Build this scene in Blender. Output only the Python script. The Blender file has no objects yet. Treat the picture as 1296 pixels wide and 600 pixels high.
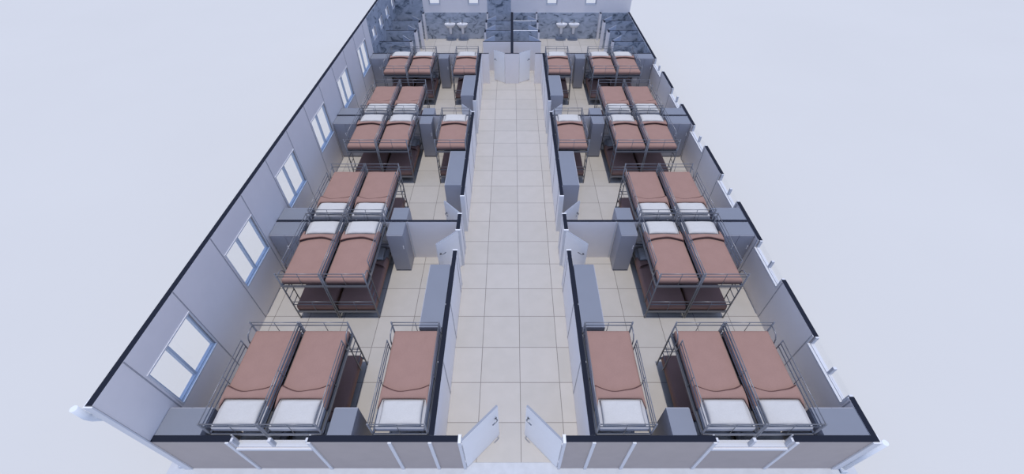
import bpy, bmesh, math, random
from mathutils import Vector, Matrix
random.seed(4)
SC = bpy.context.scene
COL = SC.collection
CUT = 1.374          # height at which the model is sectioned
FULL = 2.80          # full wall height (left and back walls)

# ------------------------------------------------------------------ materials
def new_mat(name):
    m = bpy.data.materials.new(name); m.use_nodes = True
    nt = m.node_tree; b = nt.nodes['Principled BSDF']
    return m, nt, b

def simple(name, col, rough=0.55, metal=0.0, noise=0.0, scale=8.0, spec=0.4, bump=0.0):
    m, nt, b = new_mat(name)
    b.inputs['Roughness'].default_value = rough
    b.inputs['Metallic'].default_value = metal
    b.inputs['Specular IOR Level'].default_value = spec
    b.inputs['Base Color'].default_value = (*col, 1)
    if noise or bump:
        tc = nt.nodes.new('ShaderNodeTexCoord'); n = nt.nodes.new('ShaderNodeTexNoise')
        n.inputs['Scale'].default_value = scale; n.inputs['Detail'].default_value = 4
        nt.links.new(tc.outputs['Object'], n.inputs['Vector'])
        if noise:
            r = nt.nodes.new('ShaderNodeValToRGB')
            r.color_ramp.elements[0].position = .3; r.color_ramp.elements[1].position = .7
            r.color_ramp.elements[0].color = (*[c*(1-noise) for c in col], 1)
            r.color_ramp.elements[1].color = (*[min(1, c*(1+noise)) for c in col], 1)
            nt.links.new(n.outputs['Fac'], r.inputs['Fac']); nt.links.new(r.outputs['Color'], b.inputs['Base Color'])
        if bump:
            bp = nt.nodes.new('ShaderNodeBump'); bp.inputs['Strength'].default_value = bump
            bp.inputs['Distance'].default_value = .02
            nt.links.new(n.outputs['Fac'], bp.inputs['Height']); nt.links.new(bp.outputs['Normal'], b.inputs['Normal'])
    return m

def tile_mat():
    m, nt, b = new_mat('ceramic_tiles')
    N = nt.nodes.new; L = nt.links.new
    geo = N('ShaderNodeNewGeometry'); sep = N('ShaderNodeSeparateXYZ'); L(geo.outputs['Position'], sep.inputs[0])
    S = .8773
    def math_(op, a, bb=None):
        n = N('ShaderNodeMath'); n.operation = op
        for i, v in enumerate((a, bb)):
            if v is None: continue
            if isinstance(v, (int, float)): n.inputs[i].default_value = v
            else: L(v, n.inputs[i])
        return n.outputs[0]
    outs, ids = [], []
    for ax, off in (('X', .181), ('Y', 3.545)):
        u = math_('DIVIDE', math_('SUBTRACT', sep.outputs[ax], off - 40*S), S)
        fr = math_('FRACT', u); ids.append(math_('FLOOR', u))
        d = math_('MINIMUM', fr, math_('SUBTRACT', 1.0, fr))
        outs.append(math_('LESS_THAN', d, .0085))
    grout = math_('MAXIMUM', outs[0], outs[1])
    comb = N('ShaderNodeCombineXYZ'); L(ids[0], comb.inputs[0]); L(ids[1], comb.inputs[1])
    wn = N('ShaderNodeTexWhiteNoise'); wn.noise_dimensions = '2D'; L(comb.outputs[0], wn.inputs['Vector'])
    ns = N('ShaderNodeTexNoise'); ns.inputs['Scale'].default_value = 3.0; ns.inputs['Detail'].default_value = 6
    L(geo.outputs['Position'], ns.inputs['Vector'])
    v = math_('ADD', math_('MULTIPLY', wn.outputs['Value'], .35), math_('MULTIPLY', ns.outputs['Fac'], .65))
    r = N('ShaderNodeValToRGB'); r.color_ramp.elements[0].position = .25; r.color_ramp.elements[1].position = .8
    r.color_ramp.elements[0].color = (.42, .395, .36, 1); r.color_ramp.elements[1].color = (.475, .445, .41, 1)
    L(v, r.inputs['Fac'])
    mx = N('ShaderNodeMix'); mx.data_type = 'RGBA'; L(grout, mx.inputs['Factor']); L(r.outputs['Color'], mx.inputs['A'])
    mx.inputs['B'].default_value = (.20, .18, .165, 1)
    L(mx.outputs['Result'], b.inputs['Base Color'])
    b.inputs['Roughness'].default_value = .38; b.inputs['Specular IOR Level'].default_value = .35
    return m

def marble_mat():
    m, nt, b = new_mat('blue_grey_marble')
    N = nt.nodes.new; L = nt.links.new
    geo = N('ShaderNodeNewGeometry')
    mp = N('ShaderNodeMapping'); mp.inputs['Scale'].default_value = (1, 1, 1.5); mp.inputs['Rotation'].default_value = (.3, .5, .2)
    L(geo.outputs['Position'], mp.inputs['Vector'])
    n1 = N('ShaderNodeTexNoise'); n1.inputs['Scale'].default_value = 2.2; n1.inputs['Detail'].default_value = 9
    n1.inputs['Distortion'].default_value = 1.6; L(mp.outputs[0], n1.inputs['Vector'])
    r = N('ShaderNodeValToRGB'); cr = r.color_ramp
    cr.elements[0].position = .34; cr.elements[0].color = (.11, .135, .17, 1)
    cr.elements[1].position = .62; cr.elements[1].color = (.47, .505, .56, 1)
    e = cr.elements.new(.45); e.color = (.37, .41, .46, 1)
    L(n1.outputs['Fac'], r.inputs['Fac']); L(r.outputs['Color'], b.inputs['Base Color'])
    b.inputs['Roughness'].default_value = .35
    return m

def fabric(name, col):
    m, nt, b = new_mat(name)
    N = nt.nodes.new; L = nt.links.new
    tc = N('ShaderNodeTexCoord')
    n = N('ShaderNodeTexNoise'); n.inputs['Scale'].default_value = 60; n.inputs['Detail'].default_value = 5
    n2 = N('ShaderNodeTexNoise'); n2.inputs['Scale'].default_value = 3.5; n2.inputs['Detail'].default_value = 3
    L(tc.outputs['Object'], n.inputs['Vector']); L(tc.outputs['Object'], n2.inputs['Vector'])
    a = N('ShaderNodeMath'); a.operation = 'ADD'; a.use_clamp = False; L(n.outputs['Fac'], a.inputs[0]); L(n2.outputs['Fac'], a.inputs[1])
    r = N('ShaderNodeValToRGB'); r.color_ramp.elements[0].position = .0; r.color_ramp.elements[1].position = 1.0
    h = N('ShaderNodeMath'); h.operation = 'MULTIPLY'; h.inputs[1].default_value = .5; L(a.outputs[0], h.inputs[0])
    r.color_ramp.elements[0].color = (*[c*.82 for c in col], 1); r.color_ramp.elements[1].color = (*[min(1, c*1.16) for c in col], 1)
    L(h.outputs[0], r.inputs['Fac']); L(r.outputs['Color'], b.inputs['Base Color'])
    b.inputs['Roughness'].default_value = .9; b.inputs['Specular IOR Level'].default_value = .1
    bp = N('ShaderNodeBump'); bp.inputs['Strength'].default_value = .25; bp.inputs['Distance'].default_value = .02
    L(n2.outputs['Fac'], bp.inputs['Height']); L(bp.outputs['Normal'], b.inputs['Normal'])
    return m

def glass_mat():
    m = bpy.data.materials.new('window_glass'); m.use_nodes = True
    nt = m.node_tree; nt.nodes.clear(); N = nt.nodes.new; L = nt.links.new
    o = N('ShaderNodeOutputMaterial'); t = N('ShaderNodeBsdfTransparent'); g = N('ShaderNodeBsdfGlossy'); mx = N('ShaderNodeMixShader')
    t.inputs['Color'].default_value = (.995, .997, 1, 1); g.inputs['Roughness'].default_value = .03
    mx.inputs['Fac'].default_value = .025
    L(t.outputs[0], mx.inputs[1]); L(g.outputs[0], mx.inputs[2]); L(mx.outputs[0], o.inputs['Surface'])
    return m

M = dict(
    ground=simple('pale_ground', (.575, .568, .535), .95, noise=.012, scale=.15, spec=.05),
    slab=simple('pale_concrete', (.50, .515, .54), .9, noise=.05, scale=6),
    tile=tile_mat(),
    marble=marble_mat(),
    wall_in=simple('inner_panel', (.88, .83, .79), .6, noise=.015, scale=3),
    wall_out=simple('outer_panel', (.46, .40, .36), .6, noise=.03, scale=4),
    wall_white=simple('corridor_panel', (.93, .90, .87), .5, noise=.01, scale=3),
    cap=simple('section_cap', (.018, .021, .032), .9, spec=.05),
    trim=simple('white_profile', (.72, .72, .72), .45),
    seam=simple('panel_joint', (.40, .39, .40), .5),
    pvc=simple('window_profile', (.52, .60, .68), .4),
    pvc_w=simple('white_window_profile', (.60, .61, .63), .4),
    glass=glass_mat(),
    door=simple('door_leaf', (.95, .93, .89), .45, noise=.01),
    door_edge=simple('door_section', (.27, .29, .33), .7),
    wc_door=simple('cubicle_door', (.55, .60, .68), .5),
    handle=simple('dark_steel_handle', (.22, .23, .25), .3, metal=.9),
    chrome=simple('light_handle', (.85, .86, .88), .3, metal=.3),
    steel=simple('bed_steel', (.20, .205, .22), .35, metal=.4),
    blanket=fabric('brown_blanket', (.315, .195, .162)),
    white=fabric('white_cotton', (.53, .52, .50)),
    mattress=fabric('mattress_cover', (.46, .455, .46)),
    shaded_crease=simple('brown_crease_shade', (.105, .055, .05), .9, spec=.05),  # dark tone painting the contact shade in the blanket's fold crease
    deck=simple('deck_board', (.06, .06, .065), .7),
    locker=simple('locker_section_toned_down', (.190, .205, .24), .5, noise=.02, scale=3),  # cut top, painted darker than the sides to offset the overhead light
    locker_front=simple('locker_front', (.36, .365, .40), .4, noise=.02, scale=3),  # sides of the same lockers, lightened in colour to make up for shade
    ceramic=simple('white_ceramic', (.74, .74, .75), .12),
    drain=simple('basin_drain', (.12, .13, .14), .3, metal=.8),
    pipe=simple('pipe_plastic', (.72, .75, .78), .4),
)

# ------------------------------------------------------------------ mesh building
class MB:
    def __init__(self): self.v = []; self.f = []; self.m = []; self.s = []
    def face(self, pts, mi=0, sm=False):
        k = len(self.v); self.v += [tuple(p) for p in pts]; self.f.append(list(range(k, k+len(pts)))); self.m.append(mi); self.s.append(sm)
    def box(self, a, b, mi=0, top=None):
        x0, y0, z0 = a; x1, y1, z1 = b
        k = len(self.v)
        self.v += [(x0,y0,z0),(x1,y0,z0),(x1,y1,z0),(x0,y1,z0),(x0,y0,z1),(x1,y0,z1),(x1,y1,z1),(x0,y1,z1)]
        for j, q in enumerate(((0,3,2,1),(4,5,6,7),(0,1,5,4),(1,2,6,5),(2,3,7,6),(3,0,4,7))):
            self.f.append([k+i for i in q]); self.m.append(top if (j == 1 and top is not None) else mi); self.s.append(False)
        return self
    def obox(self, c, ux, uy, size, mi=0, top=None):      # oriented in plan, c = base centre
        hx, hy, hz = size[0]/2, size[1]/2, size[2]
        k = len(self.v); P = []
        for dz in (0, hz):
            for sx, sy in ((-1,-1),(1,-1),(1,1),(-1,1)):
                P.append((c[0]+ux[0]*sx*hx+uy[0]*sy*hy, c[1]+ux[1]*sx*hx+uy[1]*sy*hy, c[2]+dz))
        self.v += P
        for j, q in enumerate(((0,3,2,1),(4,5,6,7),(0,1,5,4),(1,2,6,5),(2,3,7,6),(3,0,4,7))):
            self.f.append([k+i for i in q]); self.m.append(top if (j == 1 and top is not None) else mi); self.s.append(False)
        return self
    def tube(self, pts, r, n=8, mi=0, caps=True):
        pts = [Vector(p) for p in pts]; rings = []
        t0 = (pts[1]-pts[0]).normalized()
        up = Vector((0,0,1)) if abs(t0.z) < .9 else Vector((1,0,0))
        for i, p in enumerate(pts):
            if i == 0: t = t0
            elif i == len(pts)-1: t = (pts[i]-pts[i-1]).normalized()
            else: t = ((pts[i]-pts[i-1]).normalized()+(pts[i+1]-pts[i]).normalized()).normalized()
            a = t.cross(up)
            if a.length < 1e-4: a = t.cross(Vector((0,1,0)))
            a.normalize(); b = t.cross(a).normalized()
            k = len(self.v)
            self.v += [tuple(p + a*r*math.cos(2*math.pi*j/n) + b*r*math.sin(2*math.pi*j/n)) for j in range(n)]
            rings.append(k)
        for i in range(len(rings)-1):
            for j in range(n):
                self.f.append([rings[i]+j, rings[i]+(j+1)%n, rings[i+1]+(j+1)%n, rings[i+1]+j]); self.m.append(mi); self.s.append(True)
        if caps:
            self.f.append([rings[0]+j for j in range(n)]); self.m.append(mi); self.s.append(False)
            self.f.append([rings[-1]+j for j in range(n)][::-1]); self.m.append(mi); self.s.append(False)
        return self
    def mesh(self, name, mats):
        me = bpy.data.meshes.new(name); me.from_pydata(self.v, [], self.f)
        for mt in mats: me.materials.append(mt)
        me.polygons.foreach_set('material_index', self.m); me.polygons.foreach_set('use_smooth', self.s)
        bm = bmesh.new(); bm.from_mesh(me); bmesh.ops.recalc_face_normals(bm, faces=bm.faces); bm.to_mesh(me); bm.free()
        me.update(); return me
    def build(self, name, mats, parent=None, bevel=0):
        if not isinstance(mats, (list, tuple)): mats = [mats]
        o = bpy.data.objects.new(name, self.mesh(name, mats)); COL.objects.link(o)
        if parent: o.parent = parent
        if bevel:
            b = o.modifiers.new('bevel', 'BEVEL'); b.width = bevel; b.segments = 2; b.limit_method = 'ANGLE'
        return o

def empty(name, loc, rz=0):
    o = bpy.data.objects.new(name, None); COL.objects.link(o); o.location = loc; o.rotation_euler = (0, 0, rz)
    o.empty_display_size = .2; return o
def tag(o, label=None, cat=None, group=None, kind=None):
    if label: o['label'] = label
    if cat: o['category'] = cat
    if group: o['group'] = group
    if kind: o['kind'] = kind
    return o
def copy_tree(o, parent=None):
    c = o.copy(); COL.objects.link(c)
    if parent: c.parent = parent
    for ch in list(o.children): copy_tree(ch, c)
    return c

def frame_of(kind):
    """kind 'x': wall runs along X, thickness along Y ; 'y': runs along Y, thickness along X"""
    if kind == 'x': return lambda u, d, z: (u, d, z)
    return lambda u, d, z: (d, u, z)

def wall(name, kind, u0, u1, d0, d1, z1, holes=(), mats=None, z0=0.0, parent=None, faces=(0, 0), cap=True):
    """mats: list; faces = (material index of the d0 face, of the d1 face); last material is the section cap."""
    T = frame_of(kind); mb = MB()
    us = sorted({u0, u1, *[h[0] for h in holes], *[h[1] for h in holes]}); zs = sorted({z0, z1, *[min(h[2], z1) for h in holes], *[min(h[3], z1) for h in holes]})
    def solid(i, j):
        if not (0 <= i < len(us)-1 and 0 <= j < len(zs)-1): return False
        um, zm = (us[i]+us[i+1])/2, (zs[j]+zs[j+1])/2
        return not any(h[0] < um < h[1] and h[2] < zm < h[3] for h in holes)
    capi = len(mats)-1 if cap else faces[0]
    for i in range(len(us)-1):
        for j in range(len(zs)-1):
            if not solid(i, j): continue
            a, b, c, d = us[i], us[i+1], zs[j], zs[j+1]
            mb.face([T(a,d0,c),T(b,d0,c),T(b,d0,d),T(a,d0,d)], faces[0]); mb.face([T(a,d1,c),T(b,d1,c),T(b,d1,d),T(a,d1,d)], faces[1])
            if not solid(i-1, j): mb.face([T(a,d0,c),T(a,d1,c),T(a,d1,d),T(a,d0,d)], faces[1])
            if not solid(i+1, j): mb.face([T(b,d0,c),T(b,d1,c),T(b,d1,d),T(b,d0,d)], faces[1])
            if not solid(i, j-1): mb.face([T(a,d0,c),T(b,d0,c),T(b,d1,c),T(a,d1,c)], faces[1])
            if not solid(i, j+1): mb.face([T(a,d0,d),T(b,d0,d),T(b,d1,d),T(a,d1,d)], capi if abs(d-z1) < 1e-6 else faces[1])
    me = mb.mesh(name, mats)
    bm = bmesh.new(); bm.from_mesh(me); bmesh.ops.remove_doubles(bm, verts=bm.verts, dist=1e-5); bmesh.ops.recalc_face_normals(bm, faces=bm.faces); bm.to_mesh(me); bm.free()
    o = bpy.data.objects.new(name, me); COL.objects.link(o)
    if parent: o.parent = parent
    else: tag(o, kind='structure')
    return o

def seam(parent, kind, u, d, dirn, z1, w=.022, t=.006, mat='seam', z0=0.0, name='joint_strip'):
    T = frame_of(kind); a = T(u-w/2, d-.001*dirn, z0); b = T(u+w/2, d+t*dirn, z1)
    lo = [min(a[i], b[i]) for i in range(3)]; hi = [max(a[i], b[i]) for i in range(3)]
    return MB().box(lo, hi).build(name, M[mat], parent)

win_n = [0]; door_n = [0]; trim_n = [0]
def window(kind, u0, u1, d_in, d_out, zs, zh, label, mull=.45, cut=None, white=False, casing=True, u=None):
    """PVC window filling the hole u0..u1, zs..zh of a wall between d_in (room side) and d_out."""
    win_n[0] += 1
    T = frame_of(kind); s = 1 if d_out > d_in else -1
    mt = M['pvc_w'] if (white or cut) else M['pvc']
    ztop = zh if cut is None else cut
    def bx(mb, ua, ub, da, db, za, zb, mi=0, top=None):
        a, b = T(ua, da, za), T(ub, db, zb)
        mb.box([min(a[i], b[i]) for i in range(3)], [max(a[i], b[i]) for i in range(3)], mi, top)
    root = empty('window_%d' % win_n[0], T((u0+u1)/2, d_out, zs)); tag(root, label, 'window', kind='structure')
    off = Vector(root.location)
    def put(mb, name, m):
        mb.v = [tuple(Vector(p)-off) for p in mb.v]; return mb.build(name, m, root)
    e = .003
    fr = MB(); fd0, fd1 = d_out - s*.075, d_out - s*.01; fw = .04
    bx(fr, u0+e, u0+fw, fd0, fd1, zs+e, ztop); bx(fr, u1-fw, u1-e, fd0, fd1, zs+e, ztop)
    bx(fr, u0+fw, u1-fw, fd0, fd1, zs+e, zs+fw)
    if cut is None: bx(fr, u0+fw, u1-fw, fd0, fd1, zh-fw, zh-e)
    put(fr, 'window_frame', mt)
    um = None
    if mull:
        um = u0 + (u1-u0)*mull; mm = MB(); bx(mm, um-.026, um+.026, fd0, fd1, zs+fw, (zh-fw) if cut is None else ztop); put(mm, 'mullion', mt)
    segs = [(u0+fw, u1-fw)] if um is None else [(u0+fw, um-.026), (um+.026, u1-fw)]
    gz1 = (zh-fw) if cut is None else ztop - .004
    for a, b in segs:
        g = MB(); dm = (fd0+fd1)/2; bx(g, a, b, dm-.003, dm+.003, zs+fw, gz1); put(g, 'pane', M['glass'])
    # sill board and the white casing around the reveal on the room side
    sl = MB(); bx(sl, u0+e, u1-e, d_in - s*.02, fd0, zs+e, zs+.02); put(sl, 'sill', mt)
    if casing:
        cs = MB(); w = .03
        bx(cs, u0-w, u0, d_in - s*.012, d_in - s*.001, zs-w, ztop if cut else zh+w); bx(cs, u1, u1+w, d_in - s*.012, d_in - s*.001, zs-w, ztop if cut else zh+w)
        bx(cs, u0, u1, d_in - s*.012, d_in - s*.001, zs-w, zs)
        if not cut: bx(cs, u0, u1, d_in - s*.012, d_in - s*.001, zh, zh+w)
        put(cs, 'casing', M['trim'])
    return root

def lever(parent, loc_fn, s, mat='handle', name='handle'):
    """lever handle: loc_fn(along, out, z) -> point ; s = side of the leaf"""
    mb = MB()
    mb.tube([loc_fn(0, s*.0, 0), loc_fn(0, s*.012, 0)], .027, 12)
    mb.tube([loc_fn(0, s*.012, 0), loc_fn(0, s*.055, 0), loc_fn(-.02, s*.062, 0), loc_fn(-.13, s*.062, 0)], .011, 8)
    return mb.build(name, M[mat], parent)

def door(h, t, label, z1=CUT-.004, mat='door', thick=.040, levers=True, lever_z=.98):
    """leaf from hinge h=(x,y) to free end t=(x,y)"""
    door_n[0] += 1
    root = empty('door_%d' % door_n[0], (h[0], h[1], 0)); tag(root, label, 'door', kind='structure')
    H = Vector((0, 0)); d = Vector(t)-Vector(h); L = d.length; u = d.normalized(); n = Vector((-u.y, u.x))
    mb = MB(); c = u*(L/2)
    mb.obox((c.x, c.y, .008), u, n, (L, thick, z1-.008), 0, 1); mb.build('door_leaf', [M[mat], M['door_edge']], root)
    if levers:
        for s in (-1, 1):
            def fn(a, o, z, s=s):
                p = u*(L-.075+a) + n*(s*thick/2 + o); return (p.x, p.y, lever_z+z)
            lever(root, fn, s)
    hg = MB()
    for z in (.25, min(1.15, z1-.15)):
        hg.tube([(-u.x*.008, -u.y*.008, z), (-u.x*.008, -u.y*.008, z+.1)], .012, 8)
    hg.build('hinge', M['chrome'], root)
    return root

# ------------------------------------------------------------------ ground, slab, floor
g = MB(); g.face([(-140,-30,-.06),(140,-30,-.06),(140,220,-.06),(-140,220,-.06)]); tag(g.build('ground', M['ground']), kind='structure')
s = MB(); s.box((-6.64, 1.9, -.06), (6.64, 24.95, -.006)); tag(s.build('foundation_slab', M['slab']), kind='structure')
f = MB(); f.box((-6.24, 2.777, -.005), (6.24, 24.66, 0)); tag(f.build('floor', M['tile']), kind='structure')

XI, XO = 6.185, 6.29           # outer wall faces
YF0, YF1 = 2.674, 2.784        # front wall
YB0, YB1 = 24.63, 24.74        # back wall
CX0, CX1 = 1.345, 1.445        # corridor wall faces
P1 = (8.185, 8.265); P2 = (13.66, 13.755); P3 = (19.115, 19.205)
PITCH = 2.766
WIN = [(3.47+PITCH*i, 3.47+PITCH*i+1.27) for i in range(6)]
WZ = (1.115, 2.20)
WC = [(19.78, 20.36), (21.14, 21.72), (22.54, 23.12), (23.93, 24.5)]
WCZ = (1.70, 2.14)
MY = 19.34
ORD = ['nearest the front', 'second from the front', 'third from the front', 'fourth from the front', 'fifth from the front', 'farthest']

# left wall: full height
wl = wall('wall_left', 'y', YF0+.012, YB0, -XI, -XO, FULL,
          [(a, b, *WZ) for a, b in WIN] + [(a, b, *WCZ) for a, b in WC], [M['wall_in'], M['wall_out'], M['cap']], faces=(0, 1))
# right wall: cut low, windows notched
wr = wall('wall_right', 'y', YF0+.012, YB0, XI, XO, CUT, [(a, b, WZ[0], 9) for a, b in WIN], [M['wall_in'], M['wall_out'], M['cap']], faces=(0, 1))
SE = [YF1 + .61]
for a, b in WIN: SE += [a-.08, b+.03]
SE = [a-.08 for a, b in WIN] + [b+.045 for a, b in WIN]
for y in SE:
    seam(wl, 'y', y, -XI, 1, FULL-.002); seam(wr, 'y', y, XI, -1, CUT-.002)
for i, (a, b) in enumerate(WIN):
    window('y', a, b, -XI, -XO, *WZ, 'two-pane window in the tall left wall, ' + ORD[i])
    window('y', a, b, XI, XO, *WZ, 'cut-off window in the low right wall, ' + ORD[i], cut=CUT)
for i, (a, b) in enumerate(WC):
    window('y', a, b, -XI-.02+.02, -XO, *WCZ, 'small high window in the marble left wall, ' + ['nearest', 'second', 'third', 'farthest'][i], mull=None, white=True)
# marble lining of the washroom side walls
def lining(name, kind, u0, u1, d0, d1, z1, holes, parent):
    return wall(name, kind, u0, u1, d0, d1, z1, holes, [M['marble'], M['cap']], parent=parent, faces=(0, 0), cap=False)
lining('marble_lining', 'y', MY, YB0-.001, -XI+.001, -XI+.011, FULL-.004, [(a-.03, b+.03, WCZ[0]-.03, WCZ[1]+.03) for a, b in WC], wl)
lining('marble_lining', 'y', MY, YB0-.001, XI-.011, XI-.001, CUT-.004, [], wr)

# back wall: full height with four small windows
BW = [(-4.375, -3.80), (-2.31, -1.75), (1.82, 2.38), (3.87, 4.44)]
wb = wall('wall_back', 'x', -XO, XO, YB0, YB1, FULL, [(a, b, 1.74, 2.2) for a, b in BW], [M['wall_in'], M['wall_out'], M['cap']], faces=(0, 1))
for i, (a, b) in enumerate(BW):
    window('x', a, b, YB0, YB1, 1.74, 2.2, 'small window high in the back wall, ' + ['leftmost', 'second from the left', 'third from the left', 'rightmost'][i], mull=None, white=True)
for u0, u1, z1 in ((-XI+.012, -4.72, FULL-.004), (-4.72, -1.31, 1.35), (-1.31, -.06, FULL-.004), (.06, XI-.012, 1.35)):
    lining('marble_lining', 'x', u0, u1, YB0-.011, YB0-.001, z1, [], wb)

# front wall halves with a cut window each
FW = (-4.83, -3.50); FZ = 1.085
for sx, side in ((-1, 'left'), (1, 'right')):
    a, b = sorted((sx*XI, sx*.93)); wa, wb_ = sorted((FW[0]*-sx, FW[1]*-sx))
    w = wall('wall_front_' + side, 'x', a, b, YF0, YF1, CUT, [(wa, wb_, FZ, 9)], [M['wall_out'], M['wall_in'], M['cap']], faces=(0, 1))
    for u in (4.87, 3.475, 2.095, 1.405):
        seam(w, 'x', sx*u, YF0, -1, CUT-.002, w=.06, t=.022, mat='trim', name='cover_strip')
    window('x', wa, wb_, YF1, YF0, FZ, 2.2, 'cut-off window in the front wall, %s of the entrance' % side, cut=CUT, white=True, mull=.5)
    trim_n[0] += 1
    lip = MB(); lip.box((wa+.002, YF0-.03, FZ-.055), (wb_-.002, YF0-.001, FZ+.012)); tag(lip.build('trim_%d' % trim_n[0], M['pvc_w'], bevel=.004), kind='structure')
    # entrance jamb
    trim_n[0] += 1
    ja, jb = sorted((sx*.928, sx*.875)); j = MB(); j.box((ja, YF0-.02, 0), (jb, YF1+.02, CUT)); tag(j.build('trim_%d' % trim_n[0], M['trim'], bevel=.004), kind='structure')
    # corner post cover
    trim_n[0] += 1
    zt = FULL if sx < 0 else CUT
    c0, c1 = sorted((sx*(XO+.015), sx*(XI-.02))); c = MB()
    c.box((c0, YF0-.025, -.005), (c1, YF0-.001, zt-.001))
    d0, d1 = sorted((sx*(XO+.015), sx*(XO+.001))); c.box((d0, YF0-.001, -.005), (d1, YF0+.13, zt-.001))
    tag(c.build('trim_%d' % trim_n[0], M['trim']), kind='structure')
    # downpipe
    p = MB()
    if sx < 0: p.tube([(-6.425, 2.64, 2.80), (-6.425, 2.64, 2.52), (-6.41, 2.66, 2.42), (-6.385, 2.70, 2.34), (-6.368, 2.74, 2.24), (-6.365, 2.75, .05)], .052, 20)
    else: p.tube([(6.365, 2.66, CUT+.004), (6.365, 2.66, .05)], .052, 20)
    po = p.build('downpipe', M['pipe'])
    pb = MB(); x = sx*6.36
    yp = 2.75 if sx < 0 else 2.66
    pb.tube([(x, yp, .09), (x, yp-.01, .055), (x, yp-.08, .052)], .057, 16); pb.build('shoe', M['pipe'], po)
    tag(po, 'tall pale downpipe at the left front corner' if sx < 0 else 'short cut pale downpipe at the right front corner', 'pipe')

# entrance leaves
door((-.872, 2.70), (-.272, 3.31), 'left white leaf of the open front entrance')
door((.872, 2.70), (.272, 3.31), 'right white leaf of the open front entrance')

# ------------------------------------------------------------------ inner partitions (both halves)
WM = [M['wall_in'], M['wall_white'], M['cap']]
ROOMW = ['front', 'middle', 'rear']
for sx, side in ((-1, 'left'), (1, 'right')):
    fc = (1, 0)                                    # d0 = corridor face
    segs = [(YF1+.002, 7.16), (7.91, 8.50), (9.28, 13.945), (14.80, 19.205)]
    for y0, y1 in segs:
        w = wall('wall_corridor_' + side, 'y', y0, y1, sx*CX0, sx*CX1, CUT, [], WM, faces=fc)
        for k in range(14):
            y = 4.17 + 1.38*k
            if y0+.08 < y < y1-.08:
                seam(w, 'y', y, sx*CX0, -sx, CUT+.003, w=.025, t=.008, mat='seam'); seam(w, 'y', y, sx*CX1, sx, CUT+.003, w=.03, t=.006, mat='trim')
    for (py0, py1), nm in ((P1, 'front'), (P2, 'middle')):
        a, b = sorted((sx*(XI-.001), sx*(CX1+.001)))
        w = wall('wall_%s_%s' % (nm, side), 'x', a, b, py0, py1, CUT, [], [M['wall_in'], M['cap']], faces=(0, 0))
        for u in (2.74, 4.1, 5.45):
            seam(w, 'x', sx*u, py0, -1, CUT+.003, w=.03, mat='trim'); seam(w, 'x', sx*u, py1, 1, CUT+.003, w=.03, mat='trim')
    a, b = sorted((sx*(XI-.001), sx*(CX1+.001)))
    w = wall('wall_rear_' + side, 'x', a, b, *P3, CUT, [], [M['wall_in'], M['marble'], M['cap']], faces=(0, 1))
    a, b = sorted((sx*(CX0-.001), sx*1.03))
    wall('wall_rear_stub_' + side, 'x', a, b, *P3, CUT, [], [M['wall_in'], M['cap']], faces=(0, 0))
    # jambs of the three room doorways
    for (ya, yb) in ((7.162, 7.20), (7.87, 7.908), (8.502, 8.54), (9.24, 9.278), (13.947, 13.985), (14.76, 14.798)):
        trim_n[0] += 1
        xa, xb = sorted((sx*(CX0-.012), sx*(CX1+.012))); j = MB(); j.box((xa, ya, 0), (xb, yb, CUT)); tag(j.build('trim_%d' % trim_n[0], M['trim']), kind='structure')
    X = sx*1.405
    door((X, 7.865), (sx*1.895, 7.375), 'white door of the front room, %s side of the corridor' % side)
    door((X, 8.545), (sx*1.87, 9.05), 'white door of the middle room, %s side of the corridor' % side)
    door((X, 13.99), (sx*1.84, 14.53), 'white door of the rear room, %s side of the corridor' % side)
    # end-of-corridor doors hinged on the pier
    door((sx*.322, 19.20), (sx*.815, 19.56), 'wide washroom door at the corridor end, %s of the pier' % side)
    # cubicles at the outer wall
    XS = 4.72
    for k, y in enumerate((20.54, 21.95, 23.31)):
        a, b = sorted((sx*(XI-.012), sx*(XS+.05)))
        wall('wall_cubicle_' + side, 'x', a, b, y-.03, y+.03, CUT, [], [M['marble'], M['cap']], faces=(0, 0))
        a, b = sorted((sx*(XS+.05), sx*(XS-.05)))
        wall('wall_cubicle_front_' + side, 'y', y-(.06 if k == 0 else .27), y+.12, sx*(XS-.05), sx*(XS+.05), CUT, [], [M['wall_in'], M['cap']], faces=(0, 0))
        door((sx*(XS+.01), y+.14), (sx*5.245, y+.76), 'cubicle door by the %s outer wall, %s' % (side, ['nearest of three', 'middle of three', 'farthest of three'][k]), mat='wc_door', thick=.03, levers=False)
    wall('wall_cubicle_front_' + side, 'y', 24.36, YB0-.012, sx*(XS-.05), sx*(XS+.05), CUT, [], [M['wall_in'], M['cap']], faces=(0, 0))
    # cubicles at the centre wall
    XC = 1.31
    a, b = sorted((sx*.062, sx*(XC+.05)))
    wall('wall_vestibule_' + side, 'x', a, b, 20.50, 20.58, CUT, [], [M['wall_in'], M['marble'], M['cap']], faces=(0, 1))
    for k, y in enumerate((20.54, 21.95, 23.31)):
        if k:
            a, b = sorted((sx*.062, sx*(XC-.04)))
            wall('wall_centre_cubicle_' + side, 'x', a, b, y-.03, y+.03, CUT, [], [M['marble'], M['trim'] if sx > 0 else M['cap']], faces=(0, 0))
            wall('wall_centre_front_' + side, 'y', y-.27, y+.12, sx*(XC-.04), sx*(XC+.04), CUT, [], [M['wall_in'], M['cap']], faces=(0, 0))
        door((sx*(XC-.01), y+.14), (sx*.835, y+.78), 'cubicle door by the centre wall, %s half, %s' % (side, ['nearest of three', 'middle of three', 'farthest of three'][k]), mat='wc_door', thick=.03, levers=False)
    wall('wall_centre_front_' + side, 'y', 24.38, YB0-.012, sx*(XC-.04), sx*(XC+.04), CUT, [], [M['wall_in'], M['cap']], faces=(0, 0))
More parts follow.
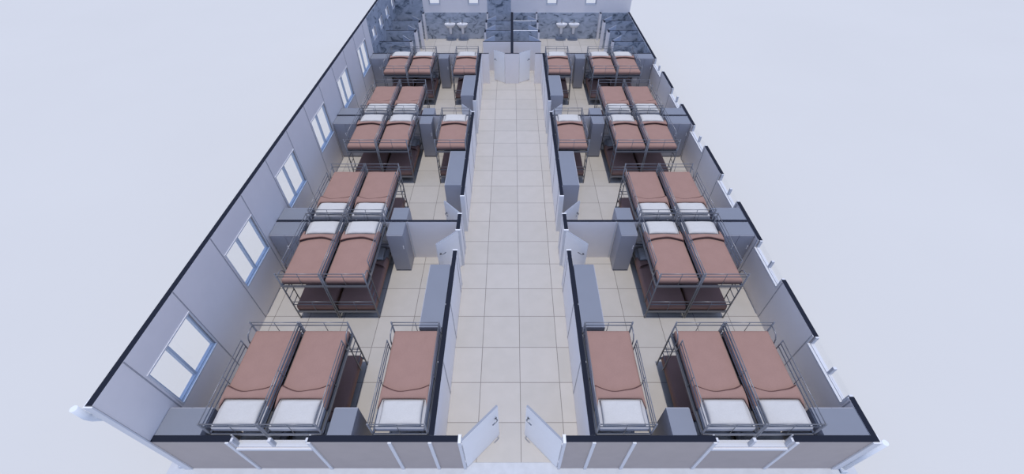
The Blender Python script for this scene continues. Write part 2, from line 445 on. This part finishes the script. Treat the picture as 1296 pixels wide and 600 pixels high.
# central wall and corridor-end pier
wall('wall_centre', 'y', P3[1]+.001, YB0-.001, -.06, .06, CUT, [], [M['wall_in'], M['cap']], faces=(0, 0))
wall('wall_pier', 'x', -.315, .315, *P3, CUT, [], [M['wall_in'], M['cap']], faces=(0, 0))

# ------------------------------------------------------------------ bunk beds
HX, HY = .48, 1.01
ZU, ZL = 1.285, .30            # underside of the upper and lower deck
MTOP_U, MTOP_L = 1.435, .45
def make_bunk(sg):
    root = empty('bunk_bed', (0, 0, 0)); St = M['steel']; r = .0175
    for sx in (-1, 1):
        for sy in (-1, 1):
            MB().tube([(sx*HX, sy*HY, 0), (sx*HX, sy*HY, 1.71)], .017, 10).build('post', St, root)
    for nm, z in (('upper_deck', ZU), ('lower_deck', ZL)):
        d = MB()
        xr = HX if nm == 'upper_deck' else HX-.068; zd = 0 if nm == 'upper_deck' else .029
        for sx in (-1, 1): d.box((sx*xr-.015, -HY, z-.055-zd), (sx*xr+.015, HY, z-zd))
        for sy in (-1, 1): d.box((-HX, sy*HY-.015, z-.055), (HX, sy*HY+.015, z))
        d.box((-xr+.015, -HY+.05, z-.018), (xr-.015, HY-.05, z-.006), 1)
        for k in range(9):
            y = -HY + (k+.5)*2*HY/9; d.box((-xr+.015, y-.02, z-.04), (xr-.015, y+.02, z-.018), 1)
        d.build(nm, [St, M['deck']], root)
    for nm, sy in (('headboard', -1), ('footboard', 1)):
        for zs in ((1.695, 1.595, 1.49), (.665, .555, .45)):
            d = MB()
            for z in zs[:2] : d.tube([(-HX, sy*HY, z), (HX, sy*HY, z)], .0105, 8)
            d.tube([(0, sy*HY, zs[0]), (0, sy*HY, zs[0]-.40)], .007, 6)
            d.build(nm, St, root)
    # guard rails: full length on the closed side, three quarters on the ladder side
    for side, y1 in ((-sg, HY), (sg, .60)):
        d = MB()
        for z in (1.69, 1.585, 1.48): d.tube([(side*HX, -HY, z), (side*HX, y1, z)], .0092, 8)
        if side == sg: d.tube([(side*HX, y1, 1.705), (side*HX, y1, 1.26)], .012, 8)
        for y in ((-.02,) if side == -sg else (-.15,)): d.tube([(side*HX, y, 1.69), (side*HX, y, 1.27)], .007, 6)
        d.build('guard_rail', St, root)
    lad = MB(); yl = .72
    x = sg*(HX+.0)
    lad.tube([(x, yl, .26), (x, yl, 1.40), (x, yl+.02, 1.50), (x, yl+.08, 1.57), (x, yl+.16, 1.59), (x, HY, 1.59)], .013, 8)
    lo = lad.build('ladder', St, root)
    for z in (.55, .80, 1.05): MB().tube([(x, yl, z), (x, HY, z)], .010, 8).build('rung', St, lo)
    for z, t in ((ZU, MTOP_U), (ZL, MTOP_L)):
        m = MB(); m.box((-HX+.044, -HY+.035, z), (HX-.044, HY-.05, t)); m.build('mattress', M['mattress'], root, bevel=.03)
    return root

def blanket_mesh(hang=.11):
    """spread with a turned-back wavy flap edge at the head (-y) end; origin on the mattress top"""
    nx = 30; hx = HX-.029; y_foot = HY-.030
    mb = MB(); rows = []
    # lateral profile: (x, dz) following the mattress, hanging at both sides
    prof = [(-hx, -hang), (-hx-.004, -hang*.5), (-hx+.002, -.012)]
    for i in range(nx+1):
        x = -hx+.025 + (2*hx-.05)*i/nx; prof.append((x, .017))
    prof += [(hx-.002, -.012), (hx+.004, -hang*.5), (hx, -hang)]
    n = len(prof)
    def shaded_crease(x):
        t = x/hx; return -.35 + .14*abs(t)**2 + .010*math.sin(3.1*t+.6) + .005*math.sin(7*t)
    def wr(x, y): return .006*math.sin(5.5*x+1.3*y)*math.sin(2.1*y+.8) + .004*math.sin(11*x-2.5*y)
    def head(x):
        a = max(0, min(1, (abs(x)-.392)/.045)); return -.462 - .15*a*a*(3-2*a)
    path = []
    # foot hang, then across to the head end, then turned back up to the flap edge
    ys = [(y_foot, -hang), (y_foot+.004, -.05), (y_foot-.003, -.008)]
    for kind in ('hang', 'flat', 'turn'):
        if kind == 'hang':
            for y, dz in ys:
                rows.append([(x if abs(x) < hx-.01 else x*.985, y, min(dz, pdz if pdz < 0 else dz)) for x, pdz in prof])
        elif kind == 'flat':
            y0 = y_foot-.03
            for k in range(27):
                rows.append([(x, y0+(head(x)-y0)*k/26, pdz + wr(x, y0+(head(x)-y0)*k/26)*(1 if pdz > 0 else 0)) for x, pdz in prof])
        else:
            for k in range(10):
                u = k/9.0; row = []
                for x, pdz in prof:
                    yh = shaded_crease(x); hd = head(x); y = hd - .010*math.sin(min(1, u*4)*math.pi) + u*(yh-hd)
                    z = pdz + wr(x, y) * (1 if pdz > 0 else 0) + (.024 if pdz > 0 else .005) + (.034*(math.sin(u*math.pi)**.5) + .024*u if pdz > 0 else 0)
                    if u > .9: z = pdz + (.050 if pdz > 0 else .006) + .006*math.sin(6*x)
                    xx = x + (math.copysign(.004, x) if pdz < 0 else 0)
                    row.append((xx, y, z))
                rows.append(row)
    for row in rows: mb.v += row
    for j in range(len(rows)-1):
        for i in range(n-1):
            mb.f.append([j*n+i, j*n+i+1, (j+1)*n+i+1, (j+1)*n+i]); mb.m.append(0); mb.s.append(True)
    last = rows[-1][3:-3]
    mb.tube([(x, y+.004, z+.002) for x, y, z in last], .0085, 6, mi=1)  # tube added along the flap edge as the crease's painted shade
    me = mb.mesh('blanket', [M['blanket'], M['shaded_crease']])
    return me

def pillow_mesh(seed=0):
    rnd = random.Random(seed); mb = MB(); nx, ny = 26, 18; lx, ly, th = .372, .230, .075
    idx = {}
    for sd in (1, -1):
        for i in range(nx+1):
            for j in range(ny+1):
                u = -1+2*i/nx; v = -1+2*j/ny
                edge = (1-abs(u)**5)*(1-abs(v)**4)
                pin = 1 - .035*(1-abs(v))*abs(u)**6
                x = lx*u*(1-.03*(1-abs(v)**2)*abs(u)**8); y = ly*v*(1-.045*(1-u*u)*abs(v)**8)
                h = th*max(edge, 0)**.45
                if sd > 0: z = h + .004*math.sin(9*u+3*v+seed)*edge + .004*math.sin(14*v-5*u)*edge
                else: z = -.28*h
                if (i in (0, nx) or j in (0, ny)): z = 0; key = (i, j)
                else: key = (i, j, sd)
                if key not in idx: idx[key] = len(mb.v); mb.v.append((x, y, z+.022))
    def k(i, j, sd): return idx[(i, j)] if (i in (0, nx) or j in (0, ny)) else idx[(i, j, sd)]
    for sd in (1, -1):
        for i in range(nx):
            for j in range(ny):
                q = [k(i,j,sd), k(i+1,j,sd), k(i+1,j+1,sd), k(i,j+1,sd)]
                mb.f.append(q if sd > 0 else q[::-1]); mb.m.append(0); mb.s.append(True)
    return mb.mesh('pillow', [M['white']])

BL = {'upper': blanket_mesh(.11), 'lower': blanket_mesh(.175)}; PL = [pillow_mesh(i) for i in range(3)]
protos = {}
def place_bunk(x, y, lad, head_near, desc, place):
    """lad = +1/-1: world side of the ladder; head_near: pillow towards the front entrance"""
    sg = lad if head_near else -lad
    if sg not in protos: protos[sg] = b = make_bunk(sg)
    else: b = copy_tree(protos[sg])
    rz = 0 if head_near else math.pi
    b.location = (x, y, 0); b.rotation_euler = (0, 0, rz)
    tag(b, 'grey steel bunk bed, ' + desc + place, 'bunk bed', 'grey steel bunk beds')
    hy = -1 if head_near else 1
    for nm, zt in (('upper', MTOP_U), ('lower', MTOP_L)):
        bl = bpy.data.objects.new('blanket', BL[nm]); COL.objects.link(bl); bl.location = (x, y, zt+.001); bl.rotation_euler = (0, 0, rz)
        sd = bl.modifiers.new('thickness', 'SOLIDIFY'); sd.thickness = .009; sd.offset = 0
        tag(bl, 'brown blanket on %s deck, ' % nm + desc + place, 'blanket', 'brown bunk blankets')
        p = bpy.data.objects.new('pillow', random.choice(PL)); COL.objects.link(p)
        p.location = (x + random.uniform(-.008, .008), y + hy*(.716), zt+.003); p.rotation_euler = (0, 0, rz + random.uniform(-.012, .012))
        tag(p, 'white pillow on %s deck, ' % nm + desc + place, 'pillow', 'white bunk pillows')

ROWY = [(3.855, True), (7.145, False), (9.31, True), (12.62, False), (14.815, True), (18.085, False)]
for sx, side in ((-1, 'left'), (1, 'right')):
    for i, (y, near) in enumerate(ROWY):
        end = 'near' if i % 2 == 0 else 'far'
        place = ' %s end, %s room, %s of corridor' % (end, ROOMW[i//2], side)
        place_bunk(sx*4.805, y, sx, near, 'window-side of pair,', place)
        place_bunk(sx*3.803, y, -sx, near, 'inner of pair,', place)
        if i in (0, 3, 5):
            place_bunk(sx*1.955, y, sx, near, 'single by corridor wall,', place)

# ------------------------------------------------------------------ lockers
def make_locker(w, face, ndoors, d=.49, h=1.372):
    """metal locker, back at local y=0, front face towards -y (face=-1) or +y (face=+1); x centred"""
    root = empty('locker', (0, 0, 0)); f = face
    y0, y1 = sorted((0, f*(d-.018)))
    b = MB(); b.box((-w/2, y0, .03), (w/2, y1, h), 1, 0); b.box((-w/2+.02, y0+.02, 0), (w/2-.02, y1-.02, .03), 1)
    b.build('body', [M['locker'], M['locker_front']], root)
    dw = w/ndoors
    for k in range(ndoors):
        xa = -w/2 + dw*k + .004; xb = xa + dw - .008
        ya, yb = sorted((f*(d-.018), f*d)); dm = MB(); dm.box((xa, ya, .05), (xb, yb, h-.012))
        do = dm.build('door', M['locker_front'], root, bevel=.003)
        hx = xb - .045; hm = MB(); hy = f*(d+.012)
        hm.box((hx-.012, min(f*d, hy), .88), (hx+.012, max(f*d, hy), 1.0)); hm.build('handle', M['chrome'], do, bevel=.003)
    return root
kinds = {}
def locker(x, yback, face, wide, label):
    key = (face, wide)
    if key not in kinds: kinds[key] = l = make_locker(.78 if wide else .42, face, 2 if wide else 1)
    else: l = copy_tree(kinds[key])
    l.location = (x, yback, 0); tag(l, label, 'locker', 'grey metal lockers')
    return l
for sx, side in ((-1, 'left'), (1, 'right')):
    spots = [(YF1+.005, 1, 'against front wall, front room'), (P1[0]-.012, -1, 'far end of front room'), (P1[1]+.012, 1, 'near end of middle room'),
             (P2[0]-.012, -1, 'far end of middle room'), (P2[1]+.012, 1, 'near end of rear room'), (P3[0]-.012, -1, 'far end of rear room')]
    for yb, f, t in spots:
        locker(sx*2.99, yb, f, False, 'narrow grey locker beside inner bunks, %s, %s of corridor' % (t, side))
        locker(sx*(XI-.012-.39), yb, f, True, 'wide grey locker at window wall, %s, %s of corridor' % (t, side))
def make_row(sx):
    root = empty('cabinet', (0, 0, 0)); L, d, h = 1.74, .49, 1.372
    b = MB(); a0, a1 = sorted((0, sx*(d-.018))); b.box((a0, 0, .03), (a1, L, h), 1, 0); b.box((a0+.02, .02, 0), (a1-.02, L-.02, .03), 1); b.build('body', [M['locker'], M['locker_front']], root)
    for k in range(4):
        ya = k*L/4+.004; yb = ya+L/4-.008; c0, c1 = sorted((sx*(d-.018), sx*d)); dm = MB(); dm.box((c0, ya, .05), (c1, yb, h-.012))
        do = dm.build('door', M['locker_front'], root, bevel=.003)
        h0, h1 = sorted((sx*d, sx*(d+.012))); hm = MB(); hm.box((h0, yb-.06, .88), (h1, yb-.036, 1.0)); hm.build('handle', M['chrome'], do)
    return root
for sx, side in ((-1, 'left'), (1, 'right')):
    pr = make_row(sx)
    for i, (y, t) in enumerate(((4.965, 'front'), (9.74, 'middle'), (15.20, 'rear'))):
        c = pr if i == 0 else copy_tree(pr)
        c.location = (sx*(CX1+.014), y, 0); tag(c, 'long grey cabinet along the corridor wall, %s room, %s of corridor' % (t, side), 'cabinet', 'long grey cabinets')

# ------------------------------------------------------------------ wash basins
def make_basin():
    root = empty('wash_basin', (0, 0, 0))
    mb = MB(); n = 36; zt = .85; w, dp = .295, .34
    def ring(s, z, dy=0.0):
        pts = []
        for k in range(n):
            a = 2*math.pi*k/n; c, s_ = math.cos(a), math.sin(a); e = .55 if s_ > 0 else .8
            x = math.copysign(abs(c)**e, c)*w*s; y = math.copysign(abs(s_)**e, s_)*dp/2*s
            pts.append((x, -dp/2 - .002 + y*1.0 + dy, z))
        return pts
    # outside from below, over the rim, down into the bowl
    prof = [(.30, zt-.215, .05), (.66, zt-.185, .035), (.86, zt-.10, .01), (.98, zt-.05, 0), (1.0, zt-.01, 0), (.985, zt, 0), (.80, zt, -.012), (.765, zt-.02, -.014), (.70, zt-.11, -.014), (.45, zt-.155, -.014), (.08, zt-.16, -.014)]
    for s, z, dy in prof: mb.v += ring(s, z, dy)
    for j in range(len(prof)-1):
        for k in range(n): mb.f.append([j*n+k, j*n+(k+1)%n, (j+1)*n+(k+1)%n, (j+1)*n+k]); mb.m.append(0); mb.s.append(True)
    mb.f.append(list(range(n))); mb.m.append(0); mb.s.append(False)
    l = (len(prof)-1)*n; mb.f.append([l+k for k in range(n)]); mb.m.append(0); mb.s.append(False)
    mb.build('basin', M['ceramic'], root)
    pd = MB(); pr = [(.105, .68), (.09, .6), (.075, .45), (.065, .34), (.045, .31)]
    for r, z in pr: pd.v += [(r*math.cos(2*math.pi*k/20), -.11 + r*.95*math.sin(2*math.pi*k/20), z) for k in range(20)]
    for j in range(len(pr)-1):
        for k in range(20): pd.f.append([j*20+k, j*20+(k+1)%20, (j+1)*20+(k+1)%20, (j+1)*20+k]); pd.m.append(0); pd.s.append(True)
    pd.f.append([80+k for k in range(20)]); pd.m.append(0); pd.s.append(False)
    pd.build('half_pedestal', M['ceramic'], root)
    MB().tube([(0, -.18, .692), (0, -.18, .697)], .028, 14).build('drain', M['drain'], root)
    fa = MB(); fa.tube([(0, -.032, .845), (0, -.032, .97), (0, -.05, 1.0), (0, -.13, .985)], .016, 10); fa.tube([(0, -.035, .99), (0, -.03, 1.05)], .012, 8)
    fa.build('faucet', M['handle'], root)
    return root
bs = None
for x, t in ((-3.355, 'left of the pair in left washroom'), (-2.69, 'right of the pair in left washroom'), (2.69, 'left of the pair in right washroom'), (3.355, 'right of the pair in right washroom')):
    bs = make_basin() if bs is None else copy_tree(bs)
    bs.location = (x, YB0-.0112, 0); tag(bs, 'white wall-hung wash basin on grey marble, ' + t, 'wash basin', 'white wash basins')

# ------------------------------------------------------------------ light, sky, camera
sun = bpy.data.lights.new('sun', 'SUN'); sun.energy = 2.32; sun.angle = math.radians(1.2); sun.color = (1, .965, .93)
so = bpy.data.objects.new('sun', sun); COL.objects.link(so); so.rotation_euler = (math.radians(2), 0, 0); so.location = (0, 10, 20)
w = bpy.data.worlds.new('sky'); SC.world = w; w.use_nodes = True
bg = w.node_tree.nodes['Background']; bg.inputs['Color'].default_value = (.46, .595, 1.0, 1); bg.inputs['Strength'].default_value = .87
cam = bpy.data.cameras.new('camera'); cam.lens = 15; cam.sensor_width = 36; cam.clip_end = 500
co = bpy.data.objects.new('camera', cam); COL.objects.link(co); co.location = (0, 0, 9); co.rotation_euler = (math.radians(45), 0, 0); SC.camera = co
SC.view_settings.view_transform = 'Standard'; SC.view_settings.look = 'None'; SC.view_settings.gamma = 1; SC.view_settings.exposure = 0
SC.view_settings.use_curve_mapping = False
